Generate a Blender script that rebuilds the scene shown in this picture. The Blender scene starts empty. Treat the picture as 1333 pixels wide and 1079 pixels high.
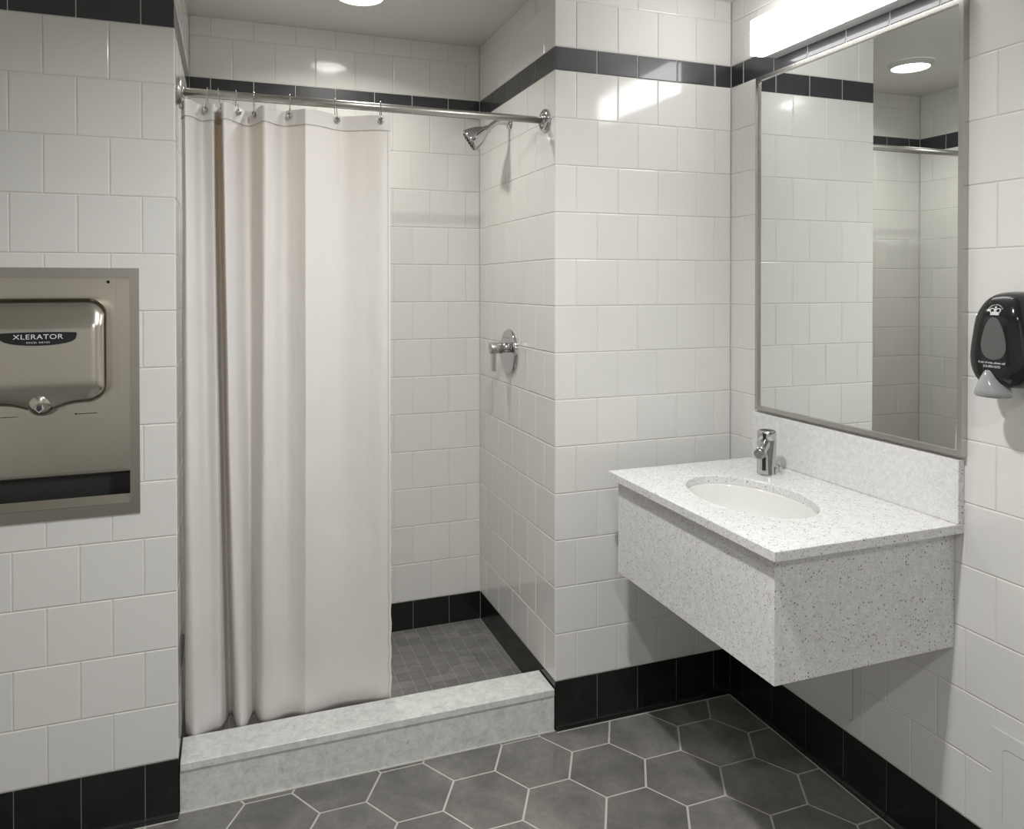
import bpy, bmesh, math, random
from mathutils import Vector, Matrix
random.seed(7)
scene = bpy.context.scene
col = scene.collection

# ------------------------------------------------------------------ camera
cam_data = bpy.data.cameras.new('camera')
cam = bpy.data.objects.new('camera', cam_data)
col.objects.link(cam)
_yaw, _pitch, _roll = 0.34682, -0.01018, -0.0011
_r = Vector((math.cos(_yaw), -math.sin(_yaw), 0)); _f = Vector((math.sin(_yaw), math.cos(_yaw), 0)); _u = Vector((0, 0, 1))
_f2 = _f*math.cos(_pitch) + _u*math.sin(_pitch); _u2 = _u*math.cos(_pitch) - _f*math.sin(_pitch)
_r3 = _r*math.cos(_roll) + _u2*math.sin(_roll); _u3 = _u2*math.cos(_roll) - _r*math.sin(_roll)
_m = Matrix((_r3, _u3, -_f2)).transposed().to_4x4()
_m.translation = Vector((-0.99732, -2.24638, 1.46156))
cam.matrix_world = _m
cam_data.sensor_width = 36; cam_data.sensor_fit = 'HORIZONTAL'
cam_data.lens = 977.951/1333*36
cam_data.shift_x = (666.5-652.878)/1333
cam_data.shift_y = (381.685-539.5)/1333
cam_data.clip_start = 0.02
scene.camera = cam

# ------------------------------------------------------------------ world, exposure, light levels
world = bpy.data.worlds.new('world'); scene.world = world
world.use_nodes = True
world.node_tree.nodes['Background'].inputs[0].default_value = (0.8, 0.8, 0.8, 1)
world.node_tree.nodes['Background'].inputs[1].default_value = 0.0
scene.view_settings.view_transform = 'Standard'
scene.view_settings.look = 'None'
scene.view_settings.gamma = 1
scene.view_settings.use_curve_mapping = False
scene.view_settings.exposure = 0.0
BAR = 12.5           # vanity light bar (emission)
LENS = 14.0          # glow of the ceiling lamp lenses
ROOM = 22.0          # watts, ceiling lamp in front of the vanity
ROOM_REAR = 16.0     # watts, ceiling lamp behind the camera
SHOWER = 4.6        # watts, ceiling lamp of the shower
WARM = (1.0, 0.975, 0.92)
COOL = (1.0, 0.995, 0.975)

# ------------------------------------------------------------------ dimensions
T = 0.154; HB = 0.1618; B = 0.0783
ZB = HB + 13*T
W = 0.6856; XL = -1.1363; YL = -0.0124; D = 0.7826; CEIL = 2.470
SF = 0.045

# ------------------------------------------------------------------ material helpers
def mat(name, color=(0.8, 0.8, 0.8), rough=0.5, metal=0.0, **kw):
    m = bpy.data.materials.new(name); m.use_nodes = True
    b = m.node_tree.nodes['Principled BSDF']
    b.inputs['Base Color'].default_value = (*color, 1)
    b.inputs['Roughness'].default_value = rough
    b.inputs['Metallic'].default_value = metal
    for k, v in kw.items():
        b.inputs[k].default_value = v
    return m

def nd(m, typ, **props):
    n = m.node_tree.nodes.new(typ)
    for k, v in props.items(): setattr(n, k, v)
    return n

def lk(m, a, b): m.node_tree.links.new(a, b)
def bsdf(m): return m.node_tree.nodes['Principled BSDF']

def ramp(m, stops, src):
    r = nd(m, 'ShaderNodeValToRGB')
    els = r.color_ramp.elements
    while len(els) > 1: els.remove(els[0])
    els[0].position = stops[0][0]; els[0].color = (*stops[0][1], 1)
    for p, c in stops[1:]:
        e = els.new(p); e.color = (*c, 1)
    lk(m, src, r.inputs[0])
    return r.outputs[0]

def noise(m, scale, detail=2, rough=0.5, vec=None, dist=0.0):
    n = nd(m, 'ShaderNodeTexNoise')
    n.inputs['Scale'].default_value = scale; n.inputs['Detail'].default_value = detail
    n.inputs['Roughness'].default_value = rough; n.inputs['Distortion'].default_value = dist
    if vec is None:
        vec = coords(m)
    lk(m, vec, n.inputs['Vector'])
    return n.outputs['Fac']

def coords(m, scale=None):
    t = nd(m, 'ShaderNodeTexCoord')
    if scale is None: return t.outputs['Object']
    mp = nd(m, 'ShaderNodeMapping'); mp.inputs['Scale'].default_value = scale
    lk(m, t.outputs['Object'], mp.inputs['Vector'])
    return mp.outputs[0]

def bump(m, src, strength, dist, normal=None):
    b = nd(m, 'ShaderNodeBump'); b.inputs['Strength'].default_value = strength; b.inputs['Distance'].default_value = dist
    lk(m, src, b.inputs['Height'])
    if normal: lk(m, normal, b.inputs['Normal'])
    lk(m, b.outputs[0], bsdf(m).inputs['Normal'])
    return b.outputs[0]

def mixc(m, fac, a, b, mode='MIX'):
    x = nd(m, 'ShaderNodeMix'); x.data_type = 'RGBA'; x.blend_type = mode
    for sock, v in ((x.inputs[0], fac), (x.inputs[6], a), (x.inputs[7], b)):
        if isinstance(v, (int, float)): sock.default_value = v
        elif isinstance(v, tuple): sock.default_value = (*v, 1)
        else: lk(m, v, sock)
    return x.outputs[2]

def emit(name, color, strength):
    m = bpy.data.materials.new(name); m.use_nodes = True
    b = bsdf(m)
    b.inputs['Base Color'].default_value = (0.8, 0.8, 0.8, 1)
    b.inputs['Emission Color'].default_value = (*color, 1)
    b.inputs['Emission Strength'].default_value = strength
    return m

# ---- tiles
def tile_mat(name, c0, c1, rough, wav=0.25):
    m = mat(name, c0, rough)
    g = nd(m, 'ShaderNodeNewGeometry')
    lk(m, ramp(m, [(0.0, c0), (0.5, tuple((a+b)/2*1.01 for a, b in zip(c0, c1))), (1.0, c1)], g.outputs['Random Per Island']), bsdf(m).inputs['Base Color'])
    bump(m, noise(m, 7, 1.5), wav, 0.004)
    return m
M_TILE = tile_mat('white_glazed_tile', (0.71, 0.705, 0.685), (0.745, 0.735, 0.71), 0.10)
M_BAND = tile_mat('charcoal_glazed_tile', (0.020, 0.022, 0.026), (0.028, 0.030, 0.035), 0.40)
_b = bsdf(M_BAND); _b.inputs['Coat Weight'].default_value = 0.6; _b.inputs['Coat Roughness'].default_value = 0.07
M_BASE = tile_mat('black_satin_tile', (0.007, 0.007, 0.0075), (0.010, 0.010, 0.010), 0.16)
M_GROUT = mat('pale_grout', (0.66, 0.65, 0.62), 0.9)
M_GROUT_DARK = mat('grey_grout', (0.30, 0.30, 0.29), 0.9)
M_GROUT_FLOOR = mat('floor_grout', (0.52, 0.51, 0.48), 0.9)

def cement(name, lo, hi, rough, sc=6.0):
    m = mat(name, lo, rough)
    g = nd(m, 'ShaderNodeNewGeometry')
    n1 = noise(m, sc, 6, 0.62, dist=0.6)
    c = ramp(m, [(0.30, lo), (0.55, tuple((a+b)/2 for a, b in zip(lo, hi))), (0.78, hi)], n1)
    n2 = noise(m, sc*9, 3, 0.7)
    c = mixc(m, 0.35, c, ramp(m, [(0.35, (0.66, 0.64, 0.61)), (0.58, (1, 1, 1)), (0.78, (1.3, 1.3, 1.3))], n2), 'MULTIPLY')
    c = mixc(m, 1.0, c, ramp(m, [(0.0, (0.86, 0.86, 0.86)), (1.0, (1.12, 1.12, 1.11))], g.outputs['Random Per Island']), 'MULTIPLY')
    lk(m, c, bsdf(m).inputs['Base Color'])
    bump(m, n2, 0.06, 0.002)
    return m
M_HEX = cement('charcoal_cement_tile', (0.118, 0.114, 0.107), (0.27, 0.263, 0.247), 0.40)
M_MOSAIC = cement('grey_mosaic_tile', (0.15, 0.147, 0.14), (0.25, 0.246, 0.235), 0.45, 10)
M_GROUT_MOSAIC = mat('mosaic_grout', (0.42, 0.41, 0.39), 0.9)

# ---- speckled quartz
def quartz(name, base, dark=(0.16, 0.145, 0.12), amount=1.0, rough=0.22):
    m = mat(name, base, rough)
    co = coords(m)
    def specks(scale, size, thr, seed):
        mp = nd(m, 'ShaderNodeMapping'); mp.inputs['Location'].default_value = (seed, seed*1.7, seed*0.3)
        lk(m, co, mp.inputs['Vector'])
        v = nd(m, 'ShaderNodeTexVoronoi'); v.inputs['Scale'].default_value = scale
        lk(m, mp.outputs[0], v.inputs['Vector'])
        near = nd(m, 'ShaderNodeMath', operation='LESS_THAN'); lk(m, v.outputs['Distance'], near.inputs[0]); near.inputs[1].default_value = size
        sep = nd(m, 'ShaderNodeSeparateColor'); lk(m, v.outputs['Color'], sep.inputs[0])
        pick = nd(m, 'ShaderNodeMath', operation='LESS_THAN'); lk(m, sep.outputs[0], pick.inputs[0]); pick.inputs[1].default_value = thr
        mul = nd(m, 'ShaderNodeMath', operation='MULTIPLY'); lk(m, near.outputs[0], mul.inputs[0]); lk(m, pick.outputs[0], mul.inputs[1])
        return mul.outputs[0]
    n = noise(m, 260, 2, 0.7)
    c = mixc(m, 1.0, base, ramp(m, [(0.32, (0.87, 0.865, 0.85)), (0.5, (1, 1, 1)), (0.68, (1.06, 1.06, 1.06))], n), 'MULTIPLY')
    n3 = noise(m, 60, 3, 0.6)
    c = mixc(m, 1.0, c, ramp(m, [(0.35, (0.93, 0.92, 0.91)), (0.6, (1.03, 1.03, 1.03))], n3), 'MULTIPLY')
    for scale, size, thr, seed, colr, k in ((330, 0.50, 0.16, 1.3, (0.45, 0.44, 0.41), 0.6), (210, 0.38, 0.11, 4.1, (0.34, 0.32, 0.29), 0.75), (130, 0.29, 0.15, 7.7, dark, 0.85)):
        s = specks(scale, size, thr*amount, seed)
        mm = nd(m, 'ShaderNodeMath', operation='MULTIPLY'); lk(m, s, mm.inputs[0]); mm.inputs[1].default_value = k
        c = mixc(m, mm.outputs[0], c, colr)
    lk(m, c, bsdf(m).inputs['Base Color'])
    return m
M_QUARTZ = quartz('speckled_quartz', (0.75, 0.75, 0.765))

def marble(name, base):
    m = mat(name, base, 0.28)
    n = noise(m, 38, 5, 0.7, dist=0.5)
    c = mixc(m, 1.0, base, ramp(m, [(0.30, (0.80, 0.80, 0.79)), (0.5, (1, 1, 1)), (0.66, (1.14, 1.14, 1.13))], n), 'MULTIPLY')
    n2 = noise(m, 45, 3, 0.6, dist=0.4)
    c = mixc(m, ramp(m, [(0.66, (0, 0, 0)), (0.76, (0.6, 0.6, 0.6))], n2), c, (0.24, 0.24, 0.225))
    n3 = noise(m, 160, 2, 0.6)
    c = mixc(m, 1.0, c, ramp(m, [(0.3, (0.93, 0.93, 0.93)), (0.7, (1.05, 1.05, 1.05))], n3), 'MULTIPLY')
    lk(m, c, bsdf(m).inputs['Base Color'])
    return m
M_CURB = marble('grey_marble', (0.66, 0.665, 0.65))

M_CEIL = mat('ceiling_paint', (0.68, 0.67, 0.64), 0.8)
M_CHROME = mat('chrome', (0.56, 0.56, 0.565), 0.08, 1.0)
M_CHROME_DARK = mat('dark_chrome', (0.30, 0.30, 0.31), 0.12, 1.0)
M_BLACK = mat('black_plastic', (0.012, 0.012, 0.013), 0.13)
M_BLACK_MATTE = mat('black_rubber', (0.02, 0.02, 0.02), 0.6)
M_GREY_PLASTIC = mat('grey_plastic', (0.33, 0.33, 0.34), 0.16)
M_PORCELAIN = mat('white_porcelain', (0.76, 0.76, 0.73), 0.08)
M_MIRROR = mat('mirror_silver', (0.86, 0.89, 0.875), 0.0, 1.0)
M_WHITE_PRINT = mat('white_print', (0.8, 0.8, 0.82), 0.5)
M_DARK_PRINT = mat('dark_print', (0.04, 0.04, 0.04), 0.5)
M_PANEL = mat('painted_steel', (0.68, 0.69, 0.70), 0.32)
M_CAULK = mat('caulk', (0.55, 0.54, 0.51), 0.6)

def brushed(name, color, rough, axis=(3, 3, 400)):
    m = mat(name, color, rough, 1.0)
    n = noise(m, 1.0, 3, 0.6, vec=coords(m, axis))
    b = nd(m, 'ShaderNodeMapRange'); b.inputs[3].default_value = rough*0.9; b.inputs[4].default_value = rough*1.12
    lk(m, n, b.inputs[0]); lk(m, b.outputs[0], bsdf(m).inputs['Roughness'])
    bump(m, n, 0.015, 0.0004)
    return m
M_STEEL = brushed('brushed_steel', (0.60, 0.565, 0.50), 0.24)
M_STEEL_FRAME = brushed('satin_steel_frame', (0.44, 0.42, 0.385), 0.33)
M_STEEL_ROD = brushed('satin_rod_steel', (0.52, 0.505, 0.47), 0.34, (400, 3, 3))
M_STEEL_MIRROR = brushed('satin_mirror_frame', (0.52, 0.50, 0.47), 0.26)

def fabric(name):
    m = bpy.data.materials.new(name); m.use_nodes = True
    nt = m.node_tree; b = bsdf(m)
    b.inputs['Base Color'].default_value = (0.88, 0.885, 0.885, 1)
    b.inputs['Roughness'].default_value = 0.36
    b.inputs['Sheen Weight'].default_value = 0.25
    n1 = noise(m, 5.0, 3, 0.55, vec=coords(m, (1.6, 1.0, 0.7)), dist=0.35)
    bp1 = nd(m, 'ShaderNodeBump'); bp1.inputs['Strength'].default_value = 0.45; bp1.inputs['Distance'].default_value = 0.02
    lk(m, n1, bp1.inputs['Height'])
    n2 = noise(m, 1.0, 3, 0.6, vec=coords(m, (900, 900, 60)))
    bp2 = nd(m, 'ShaderNodeBump'); bp2.inputs['Strength'].default_value = 0.08; bp2.inputs['Distance'].default_value = 0.001
    lk(m, n2, bp2.inputs['Height']); lk(m, bp1.outputs[0], bp2.inputs['Normal'])
    lk(m, bp2.outputs[0], b.inputs['Normal'])
    tr = nt.nodes.new('ShaderNodeBsdfTranslucent'); tr.inputs[0].default_value = (0.90, 0.71, 0.44, 1)
    mx = nt.nodes.new('ShaderNodeMixShader'); mx.inputs[0].default_value = 0.22
    out = nt.nodes['Material Output']
    lk(m, b.outputs[0], mx.inputs[1]); lk(m, tr.outputs[0], mx.inputs[2]); lk(m, mx.outputs[0], out.inputs['Surface'])
    return m
M_FABRIC = fabric('cream_vinyl_fabric')

# ------------------------------------------------------------------ mesh helpers
class MB:
    """collects vertices and faces in world space, builds ONE mesh object"""
    def __init__(self): self.v = []; self.f = []; self.mi = []; self.sm = []
    def add(self, verts, faces, mi=0, smooth=False):
        o = len(self.v); self.v += [tuple(x) for x in verts]
        for f in faces: self.f.append(tuple(o+i for i in f)); self.mi.append(mi); self.sm.append(smooth)
    def box(self, a, b, mi=0):
        (x0, y0, z0), (x1, y1, z1) = a, b
        x0, x1 = sorted((x0, x1)); y0, y1 = sorted((y0, y1)); z0, z1 = sorted((z0, z1))
        v = [(x0,y0,z0),(x1,y0,z0),(x1,y1,z0),(x0,y1,z0),(x0,y0,z1),(x1,y0,z1),(x1,y1,z1),(x0,y1,z1)]
        self.add(v, [(0,3,2,1),(4,5,6,7),(0,1,5,4),(1,2,6,5),(2,3,7,6),(3,0,4,7)], mi)
        return self
    def build(self, name, mats, parent=None, bevel=0, segs=2, origin=None):
        me = bpy.data.meshes.new(name)
        o = Vector(origin) if origin is not None else Vector((0, 0, 0))
        if parent is not None and origin is None:
            o = parent_origin(parent)
        me.from_pydata([tuple(Vector(v)-o) for v in self.v], [], self.f)
        if not isinstance(mats, (list, tuple)): mats = [mats]
        for x in mats: me.materials.append(x)
        me.polygons.foreach_set('material_index', self.mi)
        me.polygons.foreach_set('use_smooth', self.sm)
        me.update()
        ob = bpy.data.objects.new(name, me); col.objects.link(ob)
        if parent is not None:
            ob.parent = parent; ob.location = o - parent_origin(parent)
        else:
            ob.location = o
        if bevel:
            bv = ob.modifiers.new('bevel', 'BEVEL'); bv.width = bevel; bv.segments = segs; bv.limit_method = 'ANGLE'
            bv.angle_limit = math.radians(40); bv.harden_normals = False
        return ob

ORI = {}
def parent_origin(p):
    v = Vector((0, 0, 0))
    while p is not None:
        v += p.location; p = p.parent
    return v

def empty(name, loc, label, cat, group=None):
    o = bpy.data.objects.new(name, None); o.empty_display_size = 0.05
    col.objects.link(o); o.location = loc
    tag(o, label, cat, group); return o
def tag(o, label=None, cat=None, group=None, kind=None):
    if label: o['label'] = label
    if cat: o['category'] = cat
    if group: o['group'] = group
    if kind: o['kind'] = kind
    return o

def frame_axes(axis):
    a = Vector(axis).normalized()
    h = Vector((0, 0, 1)) if abs(a.z) < 0.9 else Vector((1, 0, 0))
    e1 = a.cross(h).normalized(); e2 = a.cross(e1).normalized()
    return a, e1, e2

def lathe(mb, base, axis, prof, n=48, mi=0, smooth=True, cap=True):
    """prof: list of (distance along axis, radius)"""
    a, e1, e2 = frame_axes(axis); base = Vector(base)
    v = []; f = []
    for d, r in prof:
        for i in range(n):
            t = 2*math.pi*i/n
            v.append(base + a*d + (e1*math.cos(t) + e2*math.sin(t))*r)
    k = len(prof)
    for j in range(k-1):
        for i in range(n):
            f.append((j*n+i, (j+1)*n+i, (j+1)*n+(i+1) % n, j*n+(i+1) % n))
    mb.add(v, f, mi, smooth)
    if cap:
        mb.add([v[i] for i in range(n)], [tuple(range(n))], mi, False)
        mb.add([v[(k-1)*n+i] for i in range(n)], [tuple(reversed(range(n)))], mi, False)
    return mb

def tube(mb, pts, r, n=12, closed=False, mi=0):
    pts = [Vector(p) for p in pts]; k = len(pts); v = []; f = []
    prev = None
    for i, p in enumerate(pts):
        if closed: d = pts[(i+1) % k]-pts[i-1]
        else: d = pts[min(i+1, k-1)]-pts[max(i-1, 0)]
        d.normalize()
        if prev is None:
            _, e1, e2 = frame_axes(d)
        else:
            e1 = (prev - d*prev.dot(d)).normalized(); e2 = d.cross(e1)
        prev = e1
        rr = r[i] if isinstance(r, (list, tuple)) else r
        for j in range(n):
            t = 2*math.pi*j/n
            v.append(p + (e1*math.cos(t)+e2*math.sin(t))*rr)
    m = k if closed else k-1
    for i in range(m):
        for j in range(n):
            a, b = i*n+j, i*n+(j+1) % n; c, d2 = ((i+1) % k)*n+(j+1) % n, ((i+1) % k)*n+j
            f.append((a, b, c, d2))
    if not closed:
        f.append(tuple(reversed(range(n)))); f.append(tuple((k-1)*n+j for j in range(n)))
    mb.add(v, f, mi, True)
    return mb

def catmull(P, n):
    out = []
    Q = [P[0]] + list(P) + [P[-1]]
    for i in range(1, len(Q)-2):
        p0, p1, p2, p3 = Q[i-1:i+3]
        for k in range(n):
            t = k/n
            out.append(tuple(0.5*((2*b)+(-a+c)*t+(2*a-5*b+4*c-d)*t*t+(-a+3*b-3*c+d)*t**3) for a, b, c, d in zip(p0, p1, p2, p3)))
    out.append(tuple(P[-1]))
    return out

def prism(mb, outline, O, U, V, N, n0, n1, mi=0, smooth_side=False):
    """outline in (u,v); extruded along N from n0 to n1"""
    O, U, V, N = map(Vector, (O, U, V, N))
    k = len(outline)
    a = [O+U*u+V*v+N*n0 for u, v in outline]; b = [O+U*u+V*v+N*n1 for u, v in outline]
    mb.add(a, [tuple(reversed(range(k)))], mi); mb.add(b, [tuple(range(k))], mi)
    mb.add(a+b, [(i, (i+1) % k, k+(i+1) % k, k+i) for i in range(k)], mi, smooth_side)
    return mb

def rrect(hw, hh, r, n=6, cx=0, cy=0):
    if not isinstance(r, (tuple, list)): r = (r,)*4
    pts = []
    for (sx, sy, a0), rr in zip(((1, 1, 0), (-1, 1, 90), (-1, -1, 180), (1, -1, 270)), r):
        for i in range(n+1):
            t = math.radians(a0+90*i/n)
            pts.append((cx+sx*(hw-rr)+rr*math.cos(t), cy+sy*(hh-rr)+rr*math.sin(t)))
    return pts

def text_mesh(name, body, size, X, Y, origin, mat_, parent, align='CENTER', extrude=0.0002, stretch=1.0, spacing=1.0, bold=0.0):
    cu = bpy.data.curves.new(name, 'FONT'); cu.body = body; cu.size = size; cu.align_x = align; cu.align_y = 'CENTER'
    cu.extrude = extrude; cu.space_character = spacing; cu.offset = bold
    tmp = bpy.data.objects.new('tmp', cu); col.objects.link(tmp)
    dg = bpy.context.evaluated_depsgraph_get()
    me = bpy.data.meshes.new_from_object(tmp.evaluated_get(dg))
    bpy.data.objects.remove(tmp)
    X = Vector(X).normalized(); Y = Vector(Y).normalized(); Z = X.cross(Y)
    m = Matrix((X*stretch, Y, Z)).transposed().to_4x4()
    me.transform(m)
    me.materials.clear(); me.materials.append(mat_)
    me.name = name
    ob = bpy.data.objects.new(name, me); col.objects.link(ob)
    if parent is not None:
        ob.parent = parent; ob.location = Vector(origin) - parent_origin(parent)
    else: ob.location = origin
    return ob

# ------------------------------------------------------------------ tiled walls
GAP = 0.0009; BEV = 0.0026
def sub_rect(r, h):
    """rectangle r minus hole h -> pieces with a flag per cut side (u0,u1,z0,z1)"""
    u0, u1, z0, z1 = r
    if h is None or u1 <= h[0] or u0 >= h[1] or z1 <= h[2] or z0 >= h[3]: return [(r, (1, 1, 1, 1))]
    out = []
    if u0 < h[0]: out.append(((u0, h[0], z0, z1), (1, 0, 1, 1)))
    if u1 > h[1]: out.append(((h[1], u1, z0, z1), (0, 1, 1, 1)))
    m0, m1 = max(u0, h[0]), min(u1, h[1])
    fl = (1 if m0 == u0 else 0, 1 if m1 == u1 else 0)
    if z0 < h[2]: out.append(((m0, m1, z0, h[2]), (*fl, 1, 0)))
    if z1 > h[3]: out.append(((m0, m1, h[3], z1), (*fl, 0, 1)))
    return out

def joints(L, phase):
    u = phase % T; js = [0.0]
    while u < L-0.03:
        if u > 0.03: js.append(u)
        u += T
    js.append(L); return js

def tiled_wall(side, O, U, N, L, phase, trim_no, hole=None, base_z=0.0, slab=0.1, cove=True, zmax=CEIL, row_bias=0.0, slab_ends=(0, 0)):
    O, U, N = Vector(O), Vector(U), Vector(N)
    Zv = Vector((0, 0, 1)); flip = U.cross(Zv).dot(N) < 0
    def P(u, n, z): return O + U*u + N*n + Zv*z
    def put(mb, rect, flags, mi, tilt=True):
        u0, u1, z0, z1 = rect
        ku0, ku1, kz0, kz1 = flags
        a, b, c, d = u0+GAP*ku0, u1-GAP*ku1, z0+GAP*kz0, z1-GAP*kz1
        rings = []
        tl = [random.uniform(-1, 1)*0.00016 for _ in range(3)] if all(flags) else [0, 0, 0]
        for ins, n in ((0, -0.0020), (BEV*0.3, -0.0007), (BEV, 0.0)):
            ring = []
            for (uu, su), (zz, sz) in (((a, ku0), (c, kz0)), ((b, -ku1), (c, kz0)), ((b, -ku1), (d, -kz1)), ((a, ku0), (d, -kz1))):
                du = tl[0]*(1 if su < 0 else -1); dz = tl[1]*(1 if sz < 0 else -1)
                ring.append(P(uu+su*ins, n+(du+dz if n > -0.001 else 0), zz+sz*ins))
            rings.append(ring)
        v = rings[0]+rings[1]+rings[2]
        f = [(8, 9, 10, 11)]
        for k in (0, 4):
            for i in range(4): f.append((k+i, k+(i+1) % 4, k+4+(i+1) % 4, k+4+i))
        if flip: f = [tuple(reversed(x)) for x in f]
        mb.add(v, f, mi)
    white = MB(); band = MB(); base = MB()
    # slab behind (grout colour)
    e0, e1 = slab_ends
    def sl(u0, u1, z0, z1):
        p, q = P(u0, -0.0017, z0), P(u1, -slab, z1)
        white.box(p, q, 1)
    if hole is None: sl(0.002-e0, L-0.0+e1, 0, zmax)
    else:
        h = hole
        sl(0.002-e0, h[0], 0, zmax); sl(h[1], L+e1, 0, zmax); sl(h[0], h[1], 0, h[2]); sl(h[0], h[1], h[3], zmax)
    # white rows
    k = 0; z = HB
    rows = []
    for k in range(13): rows.append((HB+k*T, HB+(k+1)*T, phase + (T/2 if k % 2 == 0 else 0)))
    z = ZB+B; k = 13
    while z < zmax-0.005:
        rows.append((z, min(z+T, zmax), phase + (T/2 if k % 2 == 1 else 0))); z += T; k += 1
    for z0, z1, ph in rows:
        js = joints(L, ph)
        for u0, u1 in zip(js, js[1:]):
            for r, fl in sub_rect((u0, u1, z0, z1), hole): put(white, r, fl, 0)
    js = joints(L, phase)
    for u0, u1 in zip(js, js[1:]):
        put(band, (u0, u1, ZB, ZB+B), (1, 1, 1, 1), 0)
    # base course, each tile an extruded cove profile
    if cove:
        prof = [(-0.0012, HB-GAP), (-0.0004, HB-GAP-0.0004), (0.0, HB-0.002), (0.0, 0.026), (0.0005, 0.0200), (0.0014, 0.0150), (0.0032, 0.0110), (0.0055, 0.0085), (0.0080, 0.0074), (0.0092, 0.0060), (0.0097, 0.0040), (0.0097, 0.0), (-0.0012, 0.0)]
    else:
        prof = [(-0.0012, HB-GAP), (-0.0004, HB-GAP-0.0004), (0.0, HB-0.002), (0.0, base_z), (-0.0012, base_z)]
    for u0, u1 in zip(js, js[1:]):
        a, b = u0+GAP, u1-GAP
        k = len(prof)
        va = [P(a, n, z) for n, z in prof]; vb = [P(b, n, z) for n, z in prof]
        f = [(i, i+1, k+i+1, k+i) for i in range(k-1)] + [tuple(range(k)), tuple(reversed(range(k, 2*k)))]
        if not flip: f = [tuple(reversed(x)) for x in f]
        base.add(va+vb, f, 0)
    base.add([P(0.002, -0.0010, 0.0), P(L, -0.0010, 0.0), P(L, -0.0010, HB), P(0.002, -0.0010, HB)], [(0, 1, 2, 3)], 1)
    w = white.build('wall_'+side, [M_TILE, M_GROUT]); tag(w, kind='structure')
    t = band.build('trim_%d' % trim_no, [M_BAND]); tag(t, kind='structure')
    b = base.build('baseboard_'+side, [M_BASE, M_GROUT_DARK]); tag(b, kind='structure')
    return w

# hole for the dryer recess (u measured leftwards from the corner XL)
RX0, RX1, RZ0, RZ1 = -1.6694, -1.2506, 0.8800, 1.4880
tiled_wall('back', (0, 0, 0), (1, 0, 0), (0, -1, 0), W, 0.0, 1)
tiled_wall('left', (XL, YL, 0), (-1, 0, 0), (0, -1, 0), 1.264, 0.0834, 2, hole=(XL-RX1, XL-RX0, RZ0, RZ1))
tiled_wall('right', (W, 0, 0), (0, -1, 0), (-1, 0, 0), 3.2, 0.0674, 3, slab_ends=(0.1, 0.0))
tiled_wall('shower_back', (0, D, 0), (-1, 0, 0), (0, -1, 0), -XL, 0.138, 4, base_z=SF, cove=False, slab_ends=(0.1, 0.1))
tiled_wall('shower_right', (0, 0, 0), (0, 1, 0), (-1, 0, 0), D, 0.012, 5, cove=False, base_z=0.0)
tiled_wall('shower_left', (XL, YL, 0), (0, 1, 0), (1, 0, 0), D-YL, 0.012+0.0124, 6, cove=False, base_z=0.0)
tiled_wall('side', (-2.4, -3.2, 0), (0, 1, 0), (1, 0, 0), 3.2+YL, 0.05, 7)
tiled_wall('rear', (W, -3.2, 0), (-1, 0, 0), (0, 1, 0), W+2.4, 0.05, 8, slab_ends=(0.1, 0.1))

# ------------------------------------------------------------------ ceiling, floors
c = MB().box((-2.5, -3.3, CEIL), (0.8, 0.9, CEIL+0.1)).build('ceiling', M_CEIL); tag(c, kind='structure')

def clip_poly(poly, x0, x1, y0, y1):
    def cl(P, inside, inter):
        out = []
        for i in range(len(P)):
            a, b = P[i-1], P[i]
            if inside(b):
                if not inside(a): out.append(inter(a, b))
                out.append(b)
            elif inside(a): out.append(inter(a, b))
        return out
    def ix(v): return lambda a, b: (v, a[1]+(b[1]-a[1])*(v-a[0])/(b[0]-a[0]))
    def iy(v): return lambda a, b: (a[0]+(b[0]-a[0])*(v-a[1])/(b[1]-a[1]), v)
    for ins, itr in ((lambda p: p[0] >= x0, ix(x0)), (lambda p: p[0] <= x1, ix(x1)), (lambda p: p[1] >= y0, iy(y0)), (lambda p: p[1] <= y1, iy(y1))):
        if not poly: return poly
        poly = cl(poly, ins, itr)
    return poly

floor = MB()
floor.box((-2.5, -3.3, -0.10), (0.78, 0.0, -0.0012), 1)
s = 0.12920; th = math.radians(0.667); ox, oy = 0.2612, 0.10666
g = 0.0031
for i in range(-16, 6):
    for j in range(-20, 4):
        cx, cy = 1.5*s*i, math.sqrt(3)*s*(j + i/2 - i//2)
        poly = []
        for k in range(6):
            t = math.radians(60*k); rr = s - g/math.cos(math.radians(30))
            x, y = cx+rr*math.cos(t), cy+rr*math.sin(t)
            # lattice rotated by th
            X = ox + x*math.cos(th) - y*math.sin(th); Y = oy + x*math.sin(th) + y*math.cos(th)
            poly.append((X, Y))
        poly = clip_poly(poly, -2.4+0.003, W-0.0138, -3.2+0.003, -0.0035)
        if len(poly) < 3: continue
        k = len(poly)
        lo = [(x, y, -0.0014) for x, y in poly]; hi = [(x, y, 0.0) for x, y in poly]
        floor.add(lo+hi, [tuple(range(k, 2*k))] + [(a, (a+1) % k, k+(a+1) % k, k+a) for a in range(k)], 0)
for a_, b_ in (((0.001, -0.0138), (W-0.0096, -0.0095)), ((-2.38, YL-0.0138), (XL-0.001, YL-0.0095)), ((W-0.0140, -3.18), (W-0.0095, -0.0095))):
    floor.box((a_[0], a_[1], -0.001), (b_[0], b_[1], 0.0010), 1)
fl = floor.build('floor', [M_HEX, M_GROUT_FLOOR]); tag(fl, kind='structure')

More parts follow.
